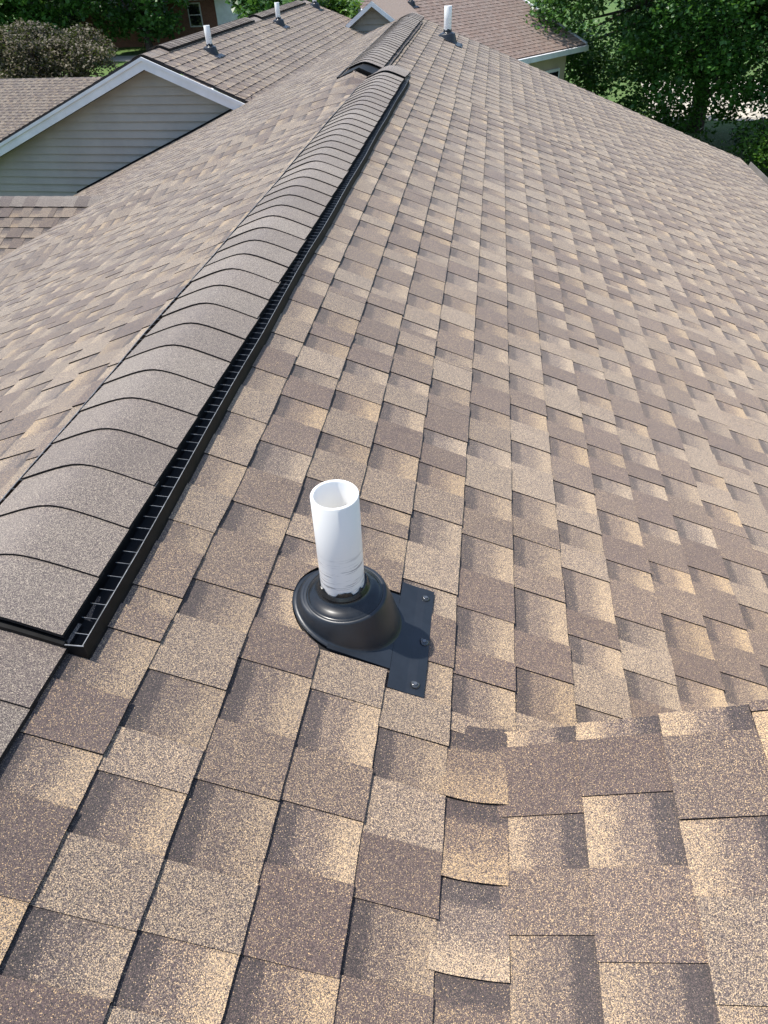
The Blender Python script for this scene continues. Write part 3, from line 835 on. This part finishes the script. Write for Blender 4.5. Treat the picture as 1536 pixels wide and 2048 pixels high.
# ------------------------------------------------------------------ houses further off
def gable_house(name, label, cx, cy, rz, wx, wy, eave, ridge, wallm, roofm, wins, group=None, z0=-4.4, over=0.35, courses=True):
    """ridge along local x; wins: (x, z, w, h) on the front wall (local -y)"""
    root = empty(name, (cx, cy, z0), rz); tag(root, label, 'house', group)
    mb = MB(); mb.box((-wx/2, -wy/2, 0), (wx/2, wy/2, eave-z0-0.05)); 
    for sx in (-1, 1): mb.add([(sx*wx/2, -wy/2, eave-z0-0.05), (sx*wx/2, wy/2, eave-z0-0.05), (sx*wx/2, 0, ridge-z0-0.06)], [(0, 1, 2)])
    mb.build('wall', wallm, root)
    rise = ridge-eave; run = wy/2+over; t = rise/run; L = math.hypot(rise, run); c_, s_ = run/L, rise/L
    for sg in (-1, 1):
        fn = lambda s, y, h, sg=sg: (y, sg*(s*c_+h*s_), ridge-z0-s*s_+h*c_)
        d = deck('roof_slope', fn, 0, L, -wx/2-over, lambda s: wx/2+over, None, 2, 2, roofm, 0.1); d.parent = root
        if courses and sg < 0:
            mb = MB()
            for k in range(int(L/EXPO)+1):
                s1 = min(L+0.01, 0.1+k*EXPO)
                for tb in course(fn, k, s1-EXPO, s1, -wx/2-over, wx/2+over): mb.add(tb.mb.v, tb.mb.f, list(tb.mb.m), list(tb.mb.a))
            o = mb.build('shingle_field', [roofm, M_EDGE], d); o['kind'] = 'stuff'
        mb = MB(); mb.box((-wx/2-over, sg*run-(0.0 if sg > 0 else 0.1), eave-z0-0.14), (wx/2+over, sg*run+(0.1 if sg > 0 else 0.0), eave-z0-0.02)); mb.build('gutter', M_TRIM, root)
        for sx in (-1, 1):
            mb = MB(); X = sx*(wx/2+over)
            mb.prism([(X, 0, ridge-z0+0.035), (X, sg*run, eave-z0+0.035), (X, sg*run, eave-z0-0.19), (X, 0, ridge-z0-0.19)], (sx*0.07, 0, 0)); mb.build('rake_board', M_TRIM, root)
    for (x, z, w, h) in wins:
        mb = MB(); mb.box((x-w/2-0.07, -wy/2-0.05, z-0.07), (x+w/2+0.07, -wy/2+0.02, z+h+0.07)); f = mb.build('window', M_TRIM, root)
        mb = MB(); mb.box((x-w/2, -wy/2-0.056, z), (x+w/2, -wy/2-0.03, z+h)); mb.build('pane', M_GLASS, f)
        mb = MB(); mb.box((x-w/2, -wy/2-0.075, z+h/2-0.02), (x+w/2, -wy/2-0.04, z+h/2+0.02)); mb.build('sash_bar', M_TRIM, f)
    return root

# red-brown roofed house straight ahead, set at an angle
FA = math.atan2(0.779, 0.627)
ed = Vector((0.627, 0.779, 0)); gg = Vector((-0.779, 0.627, 0)); FC = Vector((3.335, 23.0, -1.739))
# local frame: x along ed, -y towards -gg; eave at g=0 -> local y=-run
f_run = 3.4; f_wx = 5.0; over = 0.35
ctr = FC + ed*(-(f_wx/2+over)) + gg*f_run
far = gable_house('red_roofed_house', 'house with a red-brown shingle roof and beige walls beyond the main ridge', ctr.x, ctr.y, FA, f_wx, 2*(f_run-over), FC.z, FC.z+0.408*f_run, M_BEIGE, M_RED, [(1.65, 1.0, 0.95, 1.1)])
# its small front gable with grey siding, turned towards the long ridge
gxx, gyy, pk, gt = -1.78, 18.0, -0.30, 0.70
def fwp(name, mb, mats, parent=far): return part(name, mb, mats, parent)
for sg in (-1, 1):
    W = 1.9
    mb = MB(); mb.prism([(gxx, gyy, pk), (gxx+sg*W, gyy, pk-gt*W), (gxx+sg*W, gyy+6.0, pk-gt*W), (gxx, gyy+6.0, pk)], (0, 0, -0.07)); fwp('gable_slope', mb, M_RED)
    mb = MB(); mb.prism([(gxx, gyy-0.03, pk-0.005), (gxx+sg*W, gyy-0.03, pk-0.005-gt*W), (gxx+sg*W, gyy-0.03, pk-0.10-gt*W), (gxx, gyy-0.03, pk-0.10)], (0, 0.028, 0)); fwp('gable_trim', mb, M_TRIM)
mb = MB(); mb.prism([(gxx, gyy+0.25, pk-0.08), (gxx+1.8, gyy+0.25, pk-0.08-gt*1.8), (gxx+1.8, gyy+0.25, -4.4), (gxx-1.8, gyy+0.25, -4.4), (gxx-1.8, gyy+0.25, pk-0.08-gt*1.8)], (0, 0.1, 0))
gwf = fwp('gable_wall', mb, M_SIDING)
for i in range(14):
    z1 = pk-0.2-i*0.115; z0 = z1-0.115; h0, h1 = min(1.8, (pk-0.14-z0)/gt), min(1.8, max(0.01, (pk-0.14-z1)/gt)); mb = MB()
    mb.add([(gxx-h0, gyy+0.205, z0), (gxx+h0, gyy+0.205, z0), (gxx+h1, gyy+0.245, z1), (gxx-h1, gyy+0.245, z1), (gxx-h0, gyy+0.248, z0), (gxx+h0, gyy+0.248, z0)], [(0, 1, 2, 3), (4, 5, 1, 0)])
    mb.build('siding_board', M_SIDING, gwf)
pp = FC+ed*(-4.04)+gg*2.68
place_pipe(pp.x, pp.y, FC.z+0.408*2.68+0.01, 'white pipe on the red-brown roof beyond the main ridge', FA-math.pi/2)

# grey roof behind the left rake of the wing
gable_house('grey_roofed_house', 'house with a pinkish grey shingle roof behind the left rake of the wing', -13.5, 23.0, R(-1.0), 12.0, 5.6, -3.5, -2.26, M_BEIGE, M_SH, [(-3, 0.7, 1.0, 0.6)])
# brick house behind the trees
gable_house('brick_house', 'red brick house with pale garage front behind the dark trees', -22.6, 54.5, R(4), 14.0, 7.5, -1.95, -0.2, M_BRICK, M_GREYSH, [(4.6, 1.0, 0.7, 1.1), (1.0, 1.0, 1.2, 1.1), (-3.5, 1.0, 1.2, 1.1)], courses=False)
gar = empty('garage', (-13.7, 49.8, -4.4), R(4)); tag(gar, 'pale garage beside the red brick house', 'garage')
mb = MB(); mb.box((-2.2, 0, 0), (2.2, 5, 2.45)); mb.build('wall', M_TRIM, gar)
mb = MB(); mb.box((-1.6, -0.04, 0.05), (1.6, 0.03, 2.1)); gd = mb.build('door', M_TRIM, gar)
for i in range(4):
    mb = MB(); mb.box((-1.55, -0.07, 0.08+i*0.51), (1.55, -0.035, 0.55+i*0.51)); mb.build('door_panel', M_TRIM, gd)
mb = MB(); mb.prism([(-2.6, -0.4, 2.45), (2.6, -0.4, 2.45), (2.6, 2.5, 3.4), (-2.6, 2.5, 3.4)], (0, 0, 0.1)); mb.prism([(-2.6, 5.4, 2.45), (2.6, 5.4, 2.45), (2.6, 2.5, 3.4), (-2.6, 2.5, 3.4)], (0, 0, 0.1)); mb.build('roof', M_GREYSH, gar)

# ------------------------------------------------------------------ trees
def leaf_cloud(mb, clumps, per, size, r, spread, droop=0.25):
    for (c, cr) in clumps:
        base = r.uniform(0.1, 0.9)
        for _ in range(per):
            while True:
                d = Vector((r.uniform(-1, 1), r.uniform(-1, 1), r.uniform(-1, 1)))
                if d.length < 1: break
            p = Vector(c) + Vector((d.x*cr, d.y*cr, d.z*cr*0.62))
            a = Vector((r.gauss(0, 1), r.gauss(0, 1), r.gauss(0, 0.55)-droop)).normalized()
            nrm = Vector((r.gauss(0, 0.6), r.gauss(0, 0.6), 1)).normalized()
            b = a.cross(nrm).normalized(); L = size*r.uniform(0.6, 1.25); w = L*r.uniform(0.32, 0.5)
            k = nrm*L*r.uniform(-0.12, 0.06)
            tn = min(1, max(0, base+r.uniform(-0.3, 0.35)))
            n0 = len(mb.v)
            mb.v += [tuple(p), tuple(p+a*L*0.5+b*w+k), tuple(p+a*L), tuple(p+a*L*0.5-b*w+k)]
            mb.f.append((n0, n0+1, n0+2, n0+3)); mb.m.append(0); mb.a += [(0, tn, 0, 0.5)]*4

def tree(name, label, base, height, crown_c, crown_r, nclump, per, leaf, mat, seed, group=None, trunk_r=0.22, clump_r=0.7, limbs=7, shell=0.55, stems=1):
    r = random.Random(seed)
    root = empty(name, base); tag(root, label, 'tree', group)
    B = Vector(base); cc = Vector(crown_c)-B; cr = Vector(crown_r)
    mb = MB()
    for st in range(stems):
        off = Vector((0, 0, 0)) if stems == 1 else Vector((r.uniform(-0.35, 0.35), r.uniform(-0.3, 0.3), 0))
        lean = off*2.2
        topp = cc + Vector((0, 0, cr.z*0.35)) + lean
        pts = [off + (topp-off)*t + Vector((r.uniform(-1, 1), r.uniform(-1, 1), 0))*0.08*cr.x*t*(1-t)*2 for t in (0, 0.15, 0.35, 0.55, 0.78, 1.0)]
        mb.rings(tube(pts, [trunk_r*1.35, trunk_r, trunk_r*0.85, trunk_r*0.62, trunk_r*0.36, 0.03], 9))
        for i in range(limbs):
            t = r.uniform(0.3, 0.85); j = int(t*5); s = pts[min(j, 5)]
            an = i*2.4+r.uniform(-0.5, 0.5); el = r.uniform(0.1, 0.7)
            e = cc + Vector((math.cos(an)*cr.x*0.8, math.sin(an)*cr.y*0.8, cr.z*(r.uniform(-0.55, 0.6))))
            mid = (s+e)*0.5 + Vector((0, 0, 0.25*r.random()*cr.z)); 
            mb.rings(tube([s, s*0.6+mid*0.4+Vector((0, 0, 0.05)), mid, e*0.7+mid*0.3, e], [trunk_r*0.42, trunk_r*0.34, trunk_r*0.24, trunk_r*0.13, 0.012], 6))
    mb.build('trunk', M_BARK, root, True)
    cl = []
    for i in range(nclump):
        while True:
            d = Vector((r.uniform(-1, 1), r.uniform(-1, 1), r.uniform(-1, 1)))
            if shell < d.length < 1: break
        edge = 1 + 0.14*math.sin(d.x*5+seed)*math.cos(d.y*4+d.z*3)
        cl.append((cc+Vector((d.x*cr.x, d.y*cr.y, d.z*cr.z))*edge, clump_r*r.uniform(0.55, 1.25)))
    mb = MB(); leaf_cloud(mb, cl, per, leaf, r, 1)
    mb.build('crown', mat, root)
    return root
G = -4.4
tree('maple_tree', 'big leafy tree with glossy leaves overhanging the rake of the tan slope', (7.3, 25.6, G), 9, (6.45, 23.6, -0.35), (4.4, 3.6, 3.6), 440, 260, 0.115, M_LEAF, 11, None, 0.24, 0.75, 10, 0.35)
tree('maple_tree', 'tree with a pale trunk standing by the sunlit driveway', (10.2, 26.6, G), 9, (10.8, 25.0, 0.3), (3.8, 3.6, 3.7), 220, 200, 0.13, M_LEAF, 12, None, 0.26, 0.8, 8, 0.4)
tree('garden_bush', 'bright green bush below the rake corner of the tan slope', (8.5, 20.4, G), 2, (8.5, 20.4, -3.55), (1.2, 1.0, 0.9), 60, 110, 0.10, M_LEAF_B, 13, None, 0.05, 0.45, 5, 0.3, 3)
tree('garden_bush', 'dark shrub under the big tree beside the driveway', (9.4, 22.6, G), 2, (9.4, 22.6, -4.1), (1.6, 0.9, 0.45), 60, 90, 0.11, M_LEAF_D, 14, None, 0.05, 0.45, 5, 0.3, 3)
tree('ornamental_tree', 'spreading bronze-leaved tree behind the grey shingle roof', (-17.6, 31.5, G), 4, (-17.4, 31.5, -2.75), (2.9, 2.2, 1.25), 190, 110, 0.12, M_LEAF_BR, 21, None, 0.11, 0.5, 9, 0.3, 3)
bgt = [(-19.6, 47.5, 3.6, M_LEAF, 'full green tree in front of the red brick house'),
       (-30.5, 47.0, 4.4, M_LEAF_D, 'dark tree at the left of the brown spreading tree'),
       (-26.2, 52.0, 3.8, M_LEAF_D, 'dark tree between the lawn and the asphalt road'),
       (-25.0, 45.0, 3.4, M_LEAF, 'dark tree directly behind the bronze-leaved tree'),
       (-9.6, 44.0, 3.0, M_LEAF_B, 'bright green tree beyond the wing ridge, next to the pale garage'),
       (-5.8, 41.0, 3.0, M_LEAF, 'green tree far behind the end of the wing roof'),
       (-4.0, 47.0, 3.4, M_LEAF_B, 'light green tree behind the small grey gable')]
tree('shade_tree', 'small bright tree between the wing roof end and the small grey gable', (-3.3, 20.0, G), 4, (-3.3, 20.0, -1.35), (1.15, 0.7, 1.5), 60, 90, 0.14, M_LEAF_B, 31, None, 0.1, 0.4, 6, 0.2)
tree('shade_tree', 'dark tree behind the far end of the neighbouring wing roof', (-4.9, 22.6, G), 4, (-4.9, 22.6, -1.2), (1.5, 1.0, 1.7), 70, 90, 0.16, M_LEAF, 32, None, 0.12, 0.45, 6, 0.2)
for i, (x, y_, rr, mt, lab) in enumerate(bgt):
    tree('shade_tree', lab, (x, y_, G), 8, (x, y_, G+0.5+rr*0.95), (rr, rr*0.85, rr*0.95), 170, 80, 0.26, mt, 40+i, 'trees beyond the neighbouring roofs', 0.2, 0.8, 7, 0.4)
